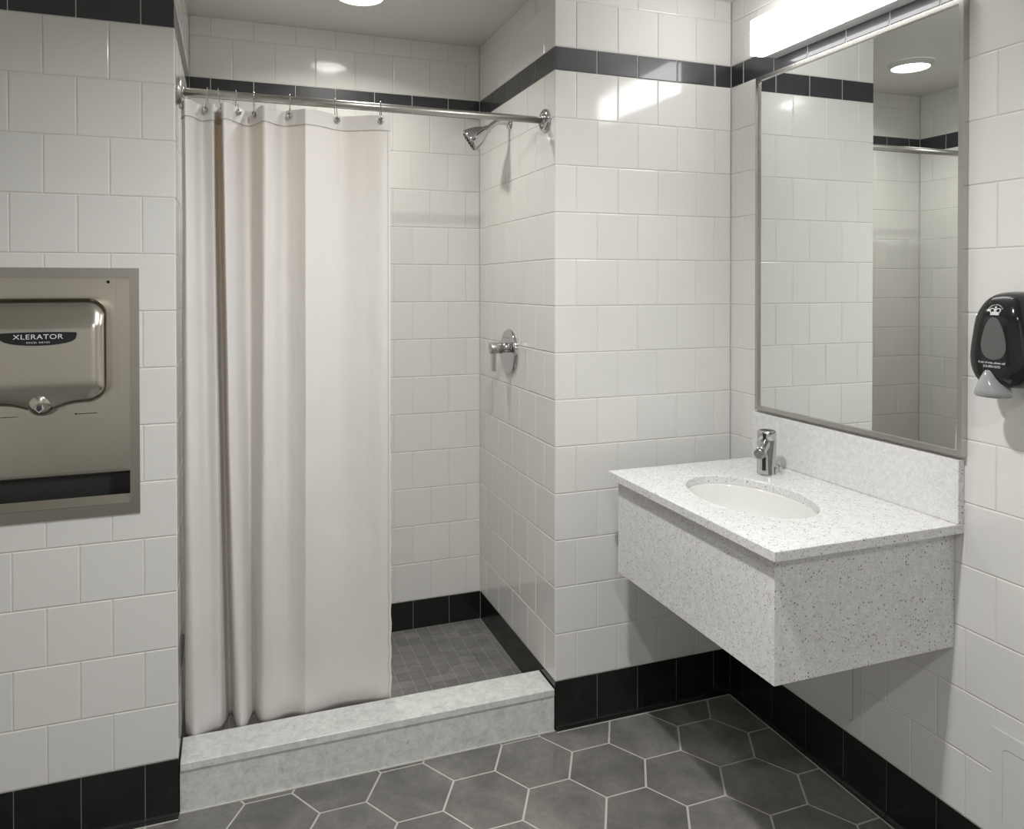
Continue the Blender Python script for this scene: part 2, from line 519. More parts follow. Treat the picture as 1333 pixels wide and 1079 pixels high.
sf = MB()
sf.box((XL-0.05, 0.128, -0.1), (0.05, D+0.05, SF-0.001), 1)
p2 = 0.0515
x = 0.0 - 0.5*p2
ix = 0
xs = [-0.001 - 0.026]
while xs[-1] > XL: xs.append(xs[-1]-p2)
ys = [D - 0.030]
while ys[-1] > 0.128: ys.append(ys[-1]-p2)
xe = [-0.001]+xs; ye = [D-0.001]+ys
for i in range(len(xe)-1):
    for j in range(len(ye)-1):
        x1, x0 = xe[i]-0.0009, max(xe[i+1]+0.0009, XL+0.001)
        y1, y0 = ye[j]-0.0009, max(ye[j+1]+0.0009, 0.128)
        if x1-x0 < 0.004 or y1-y0 < 0.004: continue
        sf.add([(x0, y0, SF), (x1, y0, SF), (x1, y1, SF), (x0, y1, SF)], [(0, 1, 2, 3)], 0)
o = sf.build('floor_shower', [M_MOSAIC, M_GROUT_MOSAIC]); tag(o, kind='structure')

# ------------------------------------------------------------------ shower curb
curb = empty('shower_curb', ((XL)/2, 0.065, 0), 'low grey marble curb across the shower opening', 'curb')
MB().box((XL+0.002, 0.002, 0.0), (-0.002, 0.127, 0.1152)).build('curb_body', M_CURB, curb, bevel=0.001)
o = MB().box((XL+0.003, -0.0025, 0.1165), (-0.003, 0.1305, 0.1385)).build('curb_cap', M_CURB, curb, bevel=0.002, segs=3)
MB().box((XL+0.003, 0.0045, 0.1135), (-0.003, 0.126, 0.1172)).build('shadow_joint', M_BLACK_MATTE, curb)
MB().box((XL+0.001, -0.003, -0.001), (-0.001, 0.0035, 0.002)).build('caulk_line', M_CAULK, curb)

# ------------------------------------------------------------------ lamps
def downlight(x, y, label, strength, color, group, spread=155):
    t = empty('ceiling_light', (x, y, CEIL), label, 'ceiling light', group)
    r = MB(); lathe(r, (x, y, CEIL-0.0005), (0, 0, -1), [(0, 0.098), (0.003, 0.0975), (0.006, 0.095), (0.012, 0.090), (0.020, 0.084), (0.022, 0.081), (0.020, 0.079), (0.004, 0.079)], 64, cap=False)
    r.build('trim_ring', mat('white_lamp_trim', (0.6, 0.6, 0.59), 0.4), t)
    l = MB(); lathe(l, (x, y, CEIL-0.004), (0, 0, -1), [(0, 0.078), (0.013, 0.078), (0.016, 0.070), (0.018, 0.050), (0.0188, 0.02)], 64)
    l.build('lens', emit('lamp_lens', color, LENS), t)
    ld = bpy.data.lights.new('lamp_light', 'AREA'); ld.shape = 'DISK'; ld.size = 0.09; ld.energy = strength; ld.color = color
    ld.spread = math.radians(spread)
    lo = bpy.data.objects.new('lamp_light', ld); col.objects.link(lo); lo.parent = t; lo.location = (0, 0, -0.026)
    return t
downlight(-0.575, 0.345, 'round white downlight on the ceiling inside the shower', SHOWER, WARM, None, 148)
downlight(-0.52, -1.045, 'round white downlight on the ceiling in front of the vanity', ROOM, COOL, None)
downlight(-0.95, -2.55, 'round white downlight on the ceiling behind the camera', ROOM_REAR, COOL, None)

# vanity light bar on the right wall above the mirror
vl = empty('vanity_light', (W, -0.54, 2.20), 'long glowing white light bar on the wall above the mirror', 'wall light')
bar = MB()
prism(bar, rrect(0.308, 0.0575, 0.008, 4), (W-0.056, -0.540, 2.2575), (0, -1, 0), (0, 0, 1), (-1, 0, 0), 0.0, 0.044, smooth_side=False)
bar.build('diffuser', emit('bar_diffuser', (1.0, 0.99, 0.98), BAR), vl, bevel=0.006, segs=3)
MB().box((W, -0.8455, 2.2025), (W-0.0558, -0.2345, 2.3125)).build('housing', mat('white_lamp_housing', (0.62, 0.62, 0.63), 0.4), vl, bevel=0.001)

# ------------------------------------------------------------------ mirror
mr = empty('wall_mirror', (W, -0.538, 1.045), 'large steel framed rectangular mirror above the quartz sink counter', 'mirror')
my0, my1, mz0, mz1 = -0.158, -0.9185, 1.0455, 2.156
fr = MB()
fw = 0.0125; xo = W-0.0205; xi = W-0.0003
def ring_frame(mb, ya, yb, za, zb, fw, xf, xb, xg):
    Vv = []
    for (y, z, sy, sz) in ((ya, za, -1, 1), (yb, za, 1, 1), (yb, zb, 1, -1), (ya, zb, -1, -1)):
        Vv.append([(xb, y, z), (xf, y, z), (xf, y+sy*fw, z+sz*fw), (xg, y+sy*fw, z+sz*fw)])
    for i in range(4):
        a, b = Vv[i], Vv[(i+1) % 4]
        for k in range(3):
            mb.add([a[k], a[k+1], b[k+1], b[k]], [(0, 3, 2, 1)])
ring_frame(fr, my0, my1, mz0, mz1, fw, xo, xi, W-0.013)
o = fr.build('mirror_frame', M_STEEL_MIRROR, mr)
MB().box((W-0.0135, my0-fw+0.002, mz0+fw-0.002), (W-0.009, my1+fw-0.002, mz1-fw+0.002)).build('mirror_glass', M_MIRROR, mr)

# ------------------------------------------------------------------ vanity
ZC = 0.879; XF = 0.1188; YA = -0.1433; YB = -0.9115
TH = 0.0225
ct = empty('countertop', (0.40, -0.528, ZC-TH), 'speckled white quartz counter with oval sink cutout and tall backsplash', 'countertop')
SX, SY, SA, SB = 0.356, -0.522, 0.1415, 0.219     # sink ellipse centre and half axes (x, y)
n = 96
top = MB()
el = [(SX+SA*math.cos(2*math.pi*i/n), SY+SB*math.sin(2*math.pi*i/n)) for i in range(n)]
def rect_pt(t):
    # point of the counter outline in direction t from the sink centre
    dx, dy = math.cos(t)*SA, math.sin(t)*SB
    best = 1e9
    for v, d, lo in ((W-0.001, dx, SX), (XF, dx, SX), (YA, dy, SY), (YB, dy, SY)):
        if abs(d) > 1e-9:
            k = (v-lo)/d
            if 0 < k < best: best = k
    return (SX+dx*best, SY+dy*best)
ts = [2*math.pi*i/n for i in range(n)]
for cxr, cyr in ((W-0.001, YA), (XF, YA), (XF, YB), (W-0.001, YB)):
    t = math.atan2((cyr-SY)/SB, (cxr-SX)/SA) % (2*math.pi); ts.append(t)
ts = sorted(set(ts)); n = len(ts)
inn = [(SX+SA*math.cos(t), SY+SB*math.sin(t)) for t in ts]; outr = [rect_pt(t) for t in ts]
bz = 0.0015
rings = [[(x, y, ZC-TH) for x, y in inn], [(x, y, ZC-bz) for x, y in inn],
         [(SX+(x-SX)*1.008, SY+(y-SY)*1.008, ZC) for x, y in inn],
         [(SX+(x-SX)*(1-0.004), SY+(y-SY)*(1-0.003), ZC) for x, y in outr],
         [(x, y, ZC-bz) for x, y in outr], [(x, y, ZC-TH) for x, y in outr]]
v = sum(rings, []); f = []
for k in range(6):
    for i in range(n):
        a, b = k*n+i, k*n+(i+1) % n; k2 = (k+1) % 6
        f.append((a, b, k2*n+(i+1) % n, k2*n+i))
top.add(v, [tuple(reversed(q)) for q in f])
top.build('counter_slab', M_QUARTZ, ct)
MB().box((W-0.001, YA+0.001, ZC+0.0003), (W-0.0205, YB, 1.0355)).build('backsplash', M_QUARTZ, ct, bevel=0.0015)

vb = empty('vanity_cabinet', (0.41, -0.53, 0.567), 'wall hung speckled quartz box under the sink counter', 'vanity')
VX, VY0, VY1, VZ0, VZ1 = 0.139, -0.1715, -0.8865, 0.567, ZC-TH-0.0004
MB().box((VX, VY0, VZ0), (VX+0.02, VY1, VZ1)).build('front_panel', M_QUARTZ, vb, bevel=0.0012)
MB().box((VX+0.0205, VY1, VZ0), (W-0.001, VY1+0.02, VZ1)).build('side_panel', M_QUARTZ, vb, bevel=0.0012)
MB().box((VX+0.0205, VY0, VZ0), (W-0.001, VY0-0.02, VZ1)).build('side_panel', M_QUARTZ, vb, bevel=0.0012)
MB().box((VX+0.021, VY0-0.0205, VZ0+0.004), (W-0.001, VY1+0.0205, VZ0+0.02)).build('bottom_panel', M_QUARTZ, vb)

sk = empty('sink', (SX, SY, ZC-TH), 'white oval undermount sink set in the quartz counter', 'sink')
bowl = MB(); n = 72
prof = [(1.05, -0.0003), (1.005, -0.0003), (0.99, -0.006), (0.965, -0.03), (0.925, -0.06), (0.85, -0.09), (0.72, -0.115), (0.52, -0.130), (0.30, -0.137), (0.10, -0.140)]
outp = [(0.10, -0.150), (0.54, -0.140), (0.90, -0.098), (0.985, -0.055), (1.02, -0.015), (1.05, -0.010)]
v = []
for k, dz in prof + outp:
    for i in range(n):
        t = 2*math.pi*i/n; v.append((SX+SA*k*math.cos(t), SY+SB*k*math.sin(t), ZC-TH+dz))
K = len(prof)+len(outp); f = []
for k in range(K):
    for i in range(n):
        f.append((k*n+i, k*n+(i+1) % n, ((k+1) % K)*n+(i+1) % n, ((k+1) % K)*n+i))
bowl.add(v, f, 0, True)
bowl.build('bowl', M_PORCELAIN, sk)
dr = MB(); lathe(dr, (SX, SY, ZC-TH-0.1405), (0, 0, 1), [(0, 0.020), (0.002, 0.023), (0.0035, 0.021), (0.0025, 0.015), (0.001, 0.012)], 32)
dr.build('drain', M_CHROME, sk)

# ------------------------------------------------------------------ faucet
FX, FY = 0.5649, -0.3404
fa = Vector((-0.79, -0.61, 0)).normalized(); fs = Vector((fa.y, -fa.x, 0))   # forward, its right-hand side seen from the front
fa3 = fa; side = Vector((-fa.y, fa.x, 0))
fc = empty('faucet', (FX, FY, ZC), 'chrome sensor faucet standing on the quartz counter behind the sink', 'faucet')
b = MB()
FR = 0.0283
lathe(b, (FX, FY, ZC), (0, 0, 1), [(0, FR+0.001), (0.003, FR+0.001), (0.0035, FR), (0.105, FR), (0.1055, FR-0.001), (0.1065, FR-0.001), (0.107, FR), (0.130, FR), (0.1335, FR-0.0035), (0.134, FR-0.008)], 48)
b.build('faucet_body', M_CHROME, fc)
# spout: slopes forward and down out of the body
sp = MB()
S0 = Vector((FX, FY, ZC+0.099)) + fa*0.008; S1 = Vector((FX, FY, ZC+0.078)) + fa*0.086
pts = [S0.lerp(S1, t) for t in (0, 0.25, 0.5, 0.75, 1.0)]
tube(sp, pts, [0.0175, 0.0168, 0.0162, 0.0156, 0.015], 28)
sp.build('spout', M_CHROME, fc)
ax = (S1-S0).normalized()
ae = MB(); lathe(ae, S1+ax*0.0002, ax, [(0, 0.0150), (0.0015, 0.0166), (0.006, 0.0166), (0.0085, 0.0150), (0.0095, 0.012)], 28)
ae.build('aerator', M_CHROME_DARK, fc)
# web below the spout that carries the sensor
wb = MB()
for zz0, zz1, n0, n1, hw in ((0.004, 0.060, FR-0.006, FR+0.006, 0.0125),):
    prism(wb, [(-hw, zz0), (hw, zz0), (hw, zz1), (hw*0.6, 0.078), (-hw*0.6, 0.078), (-hw, zz1)], (FX, FY, ZC), side, (0, 0, 1), side.cross(Vector((0, 0, 1))), (1 if side.cross(Vector((0, 0, 1))).dot(fa) > 0 else -1)*n0, (1 if side.cross(Vector((0, 0, 1))).dot(fa) > 0 else -1)*n1)
wb.build('sensor_housing', M_CHROME, fc, bevel=0.002)
sw = MB()
c0 = Vector((FX, FY, ZC+0.036)) + fa*(FR+0.0062)
def obox(mb, c, ex, ey, ez, hx, hy, hz):
    c, ex, ey, ez = map(Vector, (c, ex, ey, ez))
    v = [c+ex*(a*hx)+ey*(b_*hy)+ez*(d*hz) for a, b_, d in ((-1,-1,-1),(1,-1,-1),(1,1,-1),(-1,1,-1),(-1,-1,1),(1,-1,1),(1,1,1),(-1,1,1))]
    mb.add(v, [(0,3,2,1),(4,5,6,7),(0,1,5,4),(1,2,6,5),(2,3,7,6),(3,0,4,7)]); return mb
obox(sw, c0, side, fa, (0, 0, 1), 0.0055, 0.0006, 0.0205)
sw.build('sensor_window', M_BLACK, fc)
st = MB(); obox(st, Vector((FX, FY, ZC+0.119)) + fa*(FR-0.0002), side, fa, (0, 0, 1), 0.005, 0.0008, 0.0085)
st.build('top_window', M_BLACK, fc)
# temperature lever on the side away from the corner
rs = Vector((0.61, -0.79, 0)).normalized()
lv = MB(); L0 = Vector((FX, FY, ZC+0.022))
tube(lv, [L0+rs*(FR-0.004), L0+rs*(FR+0.010)], 0.004, 16)
tube(lv, [L0+rs*(FR+0.012)+Vector((0, 0, -0.013)), L0+rs*(FR+0.012)+Vector((0, 0, 0.018))], 0.0048, 16)
lv.build('temperature_lever', M_CHROME, fc)

# ------------------------------------------------------------------ curtain rod
RY, RZ = 0.072, 2.013; RR = 0.0118
rod = empty('curtain_rod', (XL, RY, RZ), 'straight satin steel rod across the top of the shower opening', 'curtain rod')
rm = MB(); tube(rm, [(XL+0.006, RY, RZ), (-0.006, RY, RZ)], RR, 32); rm.build('rod', M_STEEL_ROD, rod)
for x, d in ((XL, 1), (0.0, -1)):
    fm = MB()
    lathe(fm, (x+d*0.0005, RY, RZ), (d, 0, 0), [(0, 0.038), (0.004, 0.0385), (0.009, 0.037), (0.0125, 0.033), (0.0135, 0.027), (0.012, 0.022), (0.012, 0.0175), (0.016, 0.0165), (0.018, 0.0145), (0.018, 0.0121)], 48)
    fm.build('wall_flange', M_CHROME if d < 0 else M_STEEL_ROD, rod)

# ------------------------------------------------------------------ curtain

KT = [(-1.1259,0.090,-1.1305,-1.1275,0.200),(-1.1162,0.040,-1.1234,-1.1275,0.165),(-1.1107,0.030,-1.0999,-1.1044,0.137),(-1.0917,0.050,-1.0784,-1.0815,0.145),(-1.0706,0.085,-1.0525,-1.0540,0.158),(-1.0413,0.065,-1.0251,-1.0260,0.168),(-1.0358,0.100,-1.0105,-1.0109,0.210),(-1.0278,0.125,-1.0020,-1.0019,0.240),(-1.0190,0.100,-0.9934,-0.9930,0.210),(-1.0142,0.032,-0.9875,-0.9866,0.160),(-0.9937,0.050,-0.9726,-0.9715,0.138),(-0.9705,0.085,-0.9550,-0.9536,0.152),(-0.9551,0.115,-0.9413,-0.9391,0.200),(-0.9378,0.115,-0.9347,-0.9317,0.220),(-0.9233,0.090,-0.9289,-0.9258,0.190),(-0.9039,0.035,-0.9158,-0.9112,0.155),(-0.8775,0.052,-0.8849,-0.8799,0.150),(-0.8429,0.085,-0.8457,-0.8403,0.165),(-0.8137,0.062,-0.8185,-0.8104,0.163),(-0.7869,0.028,-0.7937,-0.7828,0.147),(-0.7460,0.050,-0.7524,-0.7410,0.155),(-0.6798,0.088,-0.6788,-0.6672,0.172),(-0.6169,0.072,-0.6035,-0.5875,0.165),(-0.5627,0.046,-0.5630,-0.5426,0.153),(-0.5330,0.040,-0.5343,-0.5125,0.147)]
CZT, CZB = 1.984, 0.118
crease = 19
sub = 14
P1 = catmull(KT[:crease+1], sub); P2 = catmull(KT[crease:], sub)
PATH = P1 + P2[1:]
KNOT_IDX = [i*sub for i in range(len(KT))]
def cpoint(row, t):
    e = t**1.3; e2 = t**2.6
    x = row[0]*(1-e)+row[2]*e + (row[3]-row[2])*e2; y = row[1]*(1-e2)+row[4]*e2
    return x, y
def wob(x, z):
    return 0.0022*math.sin(9*x+3.1*z)*math.sin(2.3*z+1.0) + 0.0014*math.sin(23*x-5*z)*math.sin(7*z+x*4)
NZ = 90
def curtain_strip(i0, i1, t0, t1, off, nz, edge_scallop=True):
    v = []; f = []
    idx = list(range(i0, i1+1))
    for j in range(nz+1):
        t = t0+(t1-t0)*j/nz
        z = CZT+(CZB-CZT)*t
        ring = [cpoint(PATH[i], t) for i in range(len(PATH))]
        for i in idx:
            a = ring[max(i-1, 0)]; b_ = ring[min(i+1, len(ring)-1)]
            dx, dy = b_[0]-a[0], b_[1]-a[1]; L = math.hypot(dx, dy) or 1
            nx, ny = dy/L, -dx/L
            x, y = ring[i]
            k = wob(x, z)*min(1, t*6)*(1 if x > -0.9 else 0.6)
            # pressed fold line across the flat right half
            if x > -0.80: k += 0.0012*math.exp(-((z-1.625)/0.006)**2)
            zz = z
            if x > -0.53 and edge_scallop: x += 0.0015*math.sin(z*70)
            # the hanging edge dips between the hooks
            if t < 0.25:
                s_ = i/sub
                zz -= 0.0018*(1-t*4)*(0.5-0.5*math.cos(2*math.pi*s_/2.5))
            v.append((x+nx*(off+k), y+ny*(off+k), zz))
    m = len(idx)
    for j in range(nz):
        for i in range(m-1):
            f.append((j*m+i, (j+1)*m+i, (j+1)*m+i+1, j*m+i+1))
    return v, f
NP = len(PATH)-1
cm = MB(); v, f = curtain_strip(0, NP, 0, 1, 0, NZ); cm.add(v, f, 0, True)
cur = cm.build('shower_curtain', M_FABRIC, origin=(-0.83, 0.07, CZT))
tag(cur, 'cream fabric shower curtain hanging in folds on the left of the shower', 'shower curtain')
so = cur.modifiers.new('solid', 'SOLIDIFY'); so.thickness = 0.0008
hz = 0.047/(CZT-CZB)
hm = MB(); v, f = curtain_strip(0, NP, 0, hz, 0.0013, 3); hm.add(v, f, 0, True)
hm.build('top_hem', M_FABRIC, cur)
hm = MB(); v, f = curtain_strip(NP-5, NP, hz, 1, 0.0011, 80); hm.add(v, f, 0, True)
hm.build('side_hem', M_FABRIC, cur)
M_STITCH = mat('hem_thread', (0.45, 0.43, 0.40), 0.8)
hm = MB(); v, f = curtain_strip(0, NP, hz-0.0009, hz, 0.0022, 1); hm.add(v, f, 0, True)
hm.build('hem_stitch', M_STITCH, cur)
hm = MB(); v, f = curtain_strip(NP-6, NP-5, hz, 1, 0.0018, 80)
P_ = [Vector(v[2*j+1]) for j in range(len(v)//2)]
hm.add([p+Vector((dx, 0, 0)) for p in P_ for dx in (-0.0006, 0.0006)], [(2*j, 2*j+2, 2*j+3, 2*j+1) for j in range(len(P_)-1)], 0, True)
hm.build('hem_stitch', M_STITCH, cur)
# grommets and hooks
HK = [(-1.1178, -1.1200), (-1.0580, -1.0556), (-1.0194, -1.0268), (-0.9757, -0.9788), (-0.9252, -0.9302), (-0.8265, -0.8283), (-0.6873, -0.6959), (-0.5584, -0.5580)]
HL = ['leftmost wire hook on the rod beside the left tiled wall', 'second wire hook from the left on the rod, over the first curtain fold',
      'third wire hook from the left, over the valley after the first fold', 'fourth wire hook from the left, over the narrow second fold',
      'fifth wire hook from the left, over the left side of the wide middle fold', 'sixth wire hook from the left, left of the pressed curtain crease',
      'second wire hook from the right, over the flat right half of the curtain', 'rightmost wire hook at the free edge of the curtain']
for (xb, xt), lab in zip(HK, HL):
    best = min(range(1, NP), key=lambda i: abs(cpoint(PATH[i], 0.008)[0]-xb)*1.0 + max(0, cpoint(PATH[i], 0.008)[1]-0.07)*0.2)
    x, y = cpoint(PATH[best], 0.008)
    a, b_ = cpoint(PATH[best-1], .008), cpoint(PATH[best+1], .008)
    dx, dy = b_[0]-a[0], b_[1]-a[1]; L = math.hypot(dx, dy); nx, ny = dy/L, -dx/L
    if ny > -0.2: nx, ny = 0, -1
    zb = 1.966
    hk = empty('curtain_hook', (xt, RY, RZ), lab, 'curtain hook', 'wire hooks along the curtain rod')
    bot = Vector((x+nx*0.006, y+ny*0.006, zb))
    pts = []
    R = RR+0.004
    tp = Vector((xt, RY, RZ+0.001))
    for k in range(13):
        t = math.radians(-20+220*k/12)
        pts.append(tp+Vector((0, -R*math.cos(t), R*math.sin(t))))
    back = Vector((x-nx*0.004, y-ny*0.004+0.002, zb+0.001))
    pts += [tp.lerp(back, 0.45)+Vector((0, R*0.75, 0)), tp.lerp(back, 0.8)+Vector((0, R*0.3, 0)), back, bot+Vector((0, 0, -0.004)), bot+Vector((0, 0, 0.004)), tp.lerp(bot, 0.62)+Vector((0, -R*0.7, 0))]
    w = MB(); tube(w, catmull(pts+[pts[0]], 4)[:-1], 0.0013, 8, closed=True); w.build('wire_ring', M_CHROME, hk)
    bl = MB(); lathe(bl, bot-Vector((nx, ny, 0))*0.004, (nx, ny, 0), [(0, 0.005), (0.001, 0.0078), (0.0045, 0.0094), (0.008, 0.0078), (0.010, 0.004)], 20)
    bl.build('ball_end', M_CHROME, hk)

# ------------------------------------------------------------------ shower head and valve
sh = empty('showerhead', (0, 0.416, 2.075), 'chrome shower head on a short bent arm below the rod', 'shower head')
e = MB(); lathe(e, (-0.0005, 0.416, 2.075), (-1, 0, 0), [(0, 0.026), (0.003, 0.0255), (0.008, 0.020), (0.010, 0.014), (0.010, 0.011)], 40); e.build('arm_flange', M_CHROME, sh)
a = MB(); tube(a, catmull([(-0.006, 0.416, 2.075), (-0.030, 0.416, 2.0765), (-0.052, 0.416, 2.0735), (-0.068, 0.416, 2.064), (-0.088, 0.416, 2.0475)], 6), 0.0108, 20); a.build('arm', M_CHROME, sh)
ax = Vector((-0.072, 0.022, -0.052)).normalized()
h = MB(); B0 = Vector((-0.084, 0.416, 2.0505))
lathe(h, B0, ax, [(0, 0.010), (0.002, 0.0145), (0.012, 0.0160), (0.016, 0.0165), (0.022, 0.0215), (0.040, 0.0315), (0.060, 0.0395), (0.078, 0.0440), (0.084, 0.0450), (0.088, 0.0440), (0.089, 0.041)], 48)
h.build('head_shell', M_CHROME, sh)
fcm = MB(); lathe(fcm, B0+ax*0.0885, ax, [(0, 0.0405), (0.002, 0.040), (0.003, 0.034)], 48)
_, e1, e2 = frame_axes(ax)
for rr_, cnt in ((0.034, 20), (0.022, 12), (0.010, 6)):
    for k in range(cnt):
        t = 2*math.pi*k/cnt
        lathe(fcm, B0+ax*0.091+(e1*math.cos(t)+e2*math.sin(t))*rr_, ax, [(0, 0.0026), (0.003, 0.0022)], 8, mi=1)
fcm.build('spray_face', [M_CHROME_DARK, M_BLACK_MATTE], sh)

vv = empty('shower_valve', (0, 0.418, 1.2125), 'round chrome shower valve with a short lever on the shower side wall', 'shower valve')
e = MB(); lathe(e, (-0.0005, 0.418, 1.2125), (-1, 0, 0), [(0, 0.084), (0.004, 0.084), (0.009, 0.0825), (0.011, 0.080), (0.0115, 0.070), (0.0115, 0.02)], 72); e.build('escutcheon', M_CHROME, vv)
e = MB(); lathe(e, (-0.011, 0.418, 1.2265), (-1, 0, 0), [(0, 0.0195), (0.022, 0.0195), (0.0225, 0.018)], 40); e.build('sleeve', M_CHROME, vv)
e = MB(); lathe(e, (-0.034, 0.418, 1.2265), (-1, 0, 0), [(0, 0.0205), (0.001, 0.0212), (0.044, 0.0212), (0.046, 0.020), (0.0465, 0.018)], 40); e.build('handle_cap', M_STEEL_ROD, vv)
e = MB(); prism(e, [(-0.010, 0), (0.010, 0), (0.0085, -0.075), (-0.0085, -0.075)], (-0.066, 0.418, 1.214), (0, 1, 0), (0, 0, 1), (1, 0, 0), -0.006, 0.006); e.build('lever', M_STEEL_ROD, vv, bevel=0.002)

# ------------------------------------------------------------------ hand dryer in its wall recess
rk = empty('dryer_recess', (-1.46, YL, 0.85), 'brushed steel recess box with a flat frame set in the left tiled wall', 'recessed housing')
FX0, FX1, FZ0, FZ1 = -1.6924, -1.2276, 0.8505, 1.5095
fm = MB()
N_ = 0.0035
yf, yb = YL-N_, YL-0.0002
hx0, hx1, hz0, hz1 = RX0+0.0003, RX1-0.0003, RZ0+0.0003, RZ1-0.0003
def frame_rect(mb, X0, X1, Z0, Z1, x0, x1, z0, z1, yf, yb):
    Oc = [(X0, Z0), (X1, Z0), (X1, Z1), (X0, Z1)]; Ic = [(x0, z0), (x1, z0), (x1, z1), (x0, z1)]
    for i in range(4):
        j = (i+1) % 4
        mb.add([(Oc[i][0], yf, Oc[i][1]), (Oc[j][0], yf, Oc[j][1]), (Ic[j][0], yf, Ic[j][1]), (Ic[i][0], yf, Ic[i][1])], [(0, 1, 2, 3)])
        mb.add([(Oc[i][0], yf, Oc[i][1]), (Oc[j][0], yf, Oc[j][1]), (Oc[j][0], yb, Oc[j][1]), (Oc[i][0], yb, Oc[i][1])], [(0, 3, 2, 1)])
        mb.add([(Ic[i][0], yf, Ic[i][1]), (Ic[j][0], yf, Ic[j][1]), (Ic[j][0], yb+0.006, Ic[j][1]), (Ic[i][0], yb+0.006, Ic[i][1])], [(0, 1, 2, 3)])
frame_rect(fm, FX0, FX1, FZ0, FZ1, hx0, hx1, hz0, hz1, yf, yb)
fm.build('frame', M_STEEL_FRAME, rk)
bx = MB()
YP = 0.060; YD = YL+0.125
zl = 0.947
# box walls
bx.box((hx0, YL, hz0), (hx0+0.001, YD, hz1)); bx.box((hx1-0.001, YL, hz0), (hx1, YD, hz1))
bx.box((hx0, YL, hz1-0.001), (hx1, YD, hz1)); bx.box((hx0, YD-0.001, hz0), (hx1, YD, hz1))
bx.box((hx0, YL, hz0), (hx1, YD, hz0+0.001))
bx.build('box', M_STEEL, rk)
lp = MB()
prof = [(YP, hz1-0.001)] + [(YP, zl+0.012)] + [(YP+0.010-0.010*math.cos(math.radians(t)), zl+0.006-0.010*math.sin(math.radians(t))) for t in range(10, 91, 10)] + [(YP+0.03, zl-0.004)]
v = [(x, y, z) for x in (hx0+0.001, hx1-0.001) for y, z in prof]; k = len(prof)
lp.add(v, [(i, i+1, k+i+1, k+i) for i in range(k-1)], 0, True)
lp.build('back_panel', M_STEEL, rk)
fl_ = MB(); fl_.add([(hx0+0.001, YL-0.001, hz0+0.0005), (hx1-0.001, YL-0.001, hz0+0.0005), (hx1-0.001, YL+0.016, 0.9010), (hx0+0.001, YL+0.016, 0.9010), (hx0+0.001, YL+0.016, hz0+0.001), (hx1-0.001, YL+0.016, hz0+0.001)], [(0, 1, 2, 3), (3, 2, 5, 4)])
fl_.build('front_lip', M_STEEL, rk)
MB().box((hx0+0.0012, YP+0.012, hz0+0.0012), (hx1-0.0012, YP+0.014, zl-0.003)).build('ledge_shade_panel', M_BLACK_MATTE, rk)  # added black panel, paints the shadow under the ledge of the back panel
MB().box((hx0+0.0012, YL+0.017, hz0+0.0012), (hx1-0.0012, YP+0.0118, hz0+0.003)).build('tray_shade_sheet', M_BLACK_MATTE, rk)  # added black sheet on the tray floor, its colour stands in for shade
pl = MB()
prism(pl, rrect(0.168, 0.188, (0.002, 0.002, 0.042, 0.042), 8), (-1.460, YP-0.0002, 1.297), (1, 0, 0), (0, 0, 1), (0, -1, 0), 0, 0.0012)
pl.build('mounting_plate', M_STEEL, rk, bevel=0.0005)
for x in (-1.6082, -1.3118):
    s_ = MB(); lathe(s_, (x, YP-0.0014, 1.4727), (0, -1, 0), [(0, 0.0042), (0.0012, 0.004), (0.0018, 0.003)], 20); s_.build('screw', M_BLACK_MATTE, rk)
for x in (-1.554, -1.366):
    s_ = MB(); s_.box((x-0.026, YP-0.0013, 1.1140), (x+0.026, YP-0.0020, 1.1156)); lathe(s_, (x-0.026, YP-0.0013, 1.1148), (0, -1, 0), [(0, 0.0024), (0.001, 0.0022)], 12)
    s_.build('slot', M_BLACK_MATTE, rk)
text_mesh('lettering', 'APP. 55402Z', 0.0085, (1, 0, 0), (0, 0, 1), (-1.565, YP-0.0016, 1.4730), M_DARK_PRINT, rk, align='RIGHT')

hd = empty('hand_dryer', (-1.46, YP, 1.13), 'brushed steel hand dryer hanging in the recess of the left wall', 'hand dryer')
# cover: rings of a rounded rectangle rising from the plate towards the room
cx, cz, hw, hh = -1.4555, 1.2925, 0.151, 0.137
YPf = YP-0.0022; DEP = 0.1155; CR = 0.047; RND = 0.030
def sdf(x, z):
    """distance inside the rounded rectangle outline"""
    qx, qz = abs(x)-hw+CR, abs(z)-hh+CR
    return CR - (math.hypot(max(qx, 0), max(qz, 0)) + min(max(qx, qz), 0))
def surf(x, z, n):
    X, Z = x+cx, z+cz
    n0 = n
    k = (Z-1.3575)/0.005
    n -= 0.42*0.005*(math.log1p(math.exp(k)) if k < 30 else k)*(1 if n0 > 0.02 else 0)
    t = max(0.0, min(1.0, (1.225-Z)/0.07)); n -= 0.014*t*t*(1 if n0 > 0.02 else 0)
    n = max(n, min(n0, 0.02))
    if Z < 1.195:
        Z -= 0.021*math.exp(-((X-cx)/0.050)**2)*min(1, (1.195-Z)/0.035)
    return (X, YPf-n, Z)
NG = 56
cvm = MB(); grid = []
for j in range(NG+1):
    z = -hh*math.cos(math.pi*j/NG)
    dz = abs(z)-(hh-CR)
    hx_ = hw if dz <= 0 else hw-CR+math.sqrt(max(CR*CR-dz*dz, 0))
    for i in range(NG+1):
        x = -hx_*math.cos(math.pi*i/NG)
        d = max(sdf(x, z), 0)
        n = DEP-RND+math.sqrt(max(RND**2-(RND-min(d, RND))**2, 0))
        grid.append(surf(x, z, n))
m_ = NG+1
f = [(j*m_+i, j*m_+i+1, (j+1)*m_+i+1, (j+1)*m_+i) for j in range(NG) for i in range(NG)]
loop = [i for i in range(m_)] + [j*m_+NG for j in range(1, m_)] + [NG*m_+i for i in range(NG-1, -1, -1)] + [j*m_ for j in range(NG-1, 0, -1)]
base_i = len(grid)
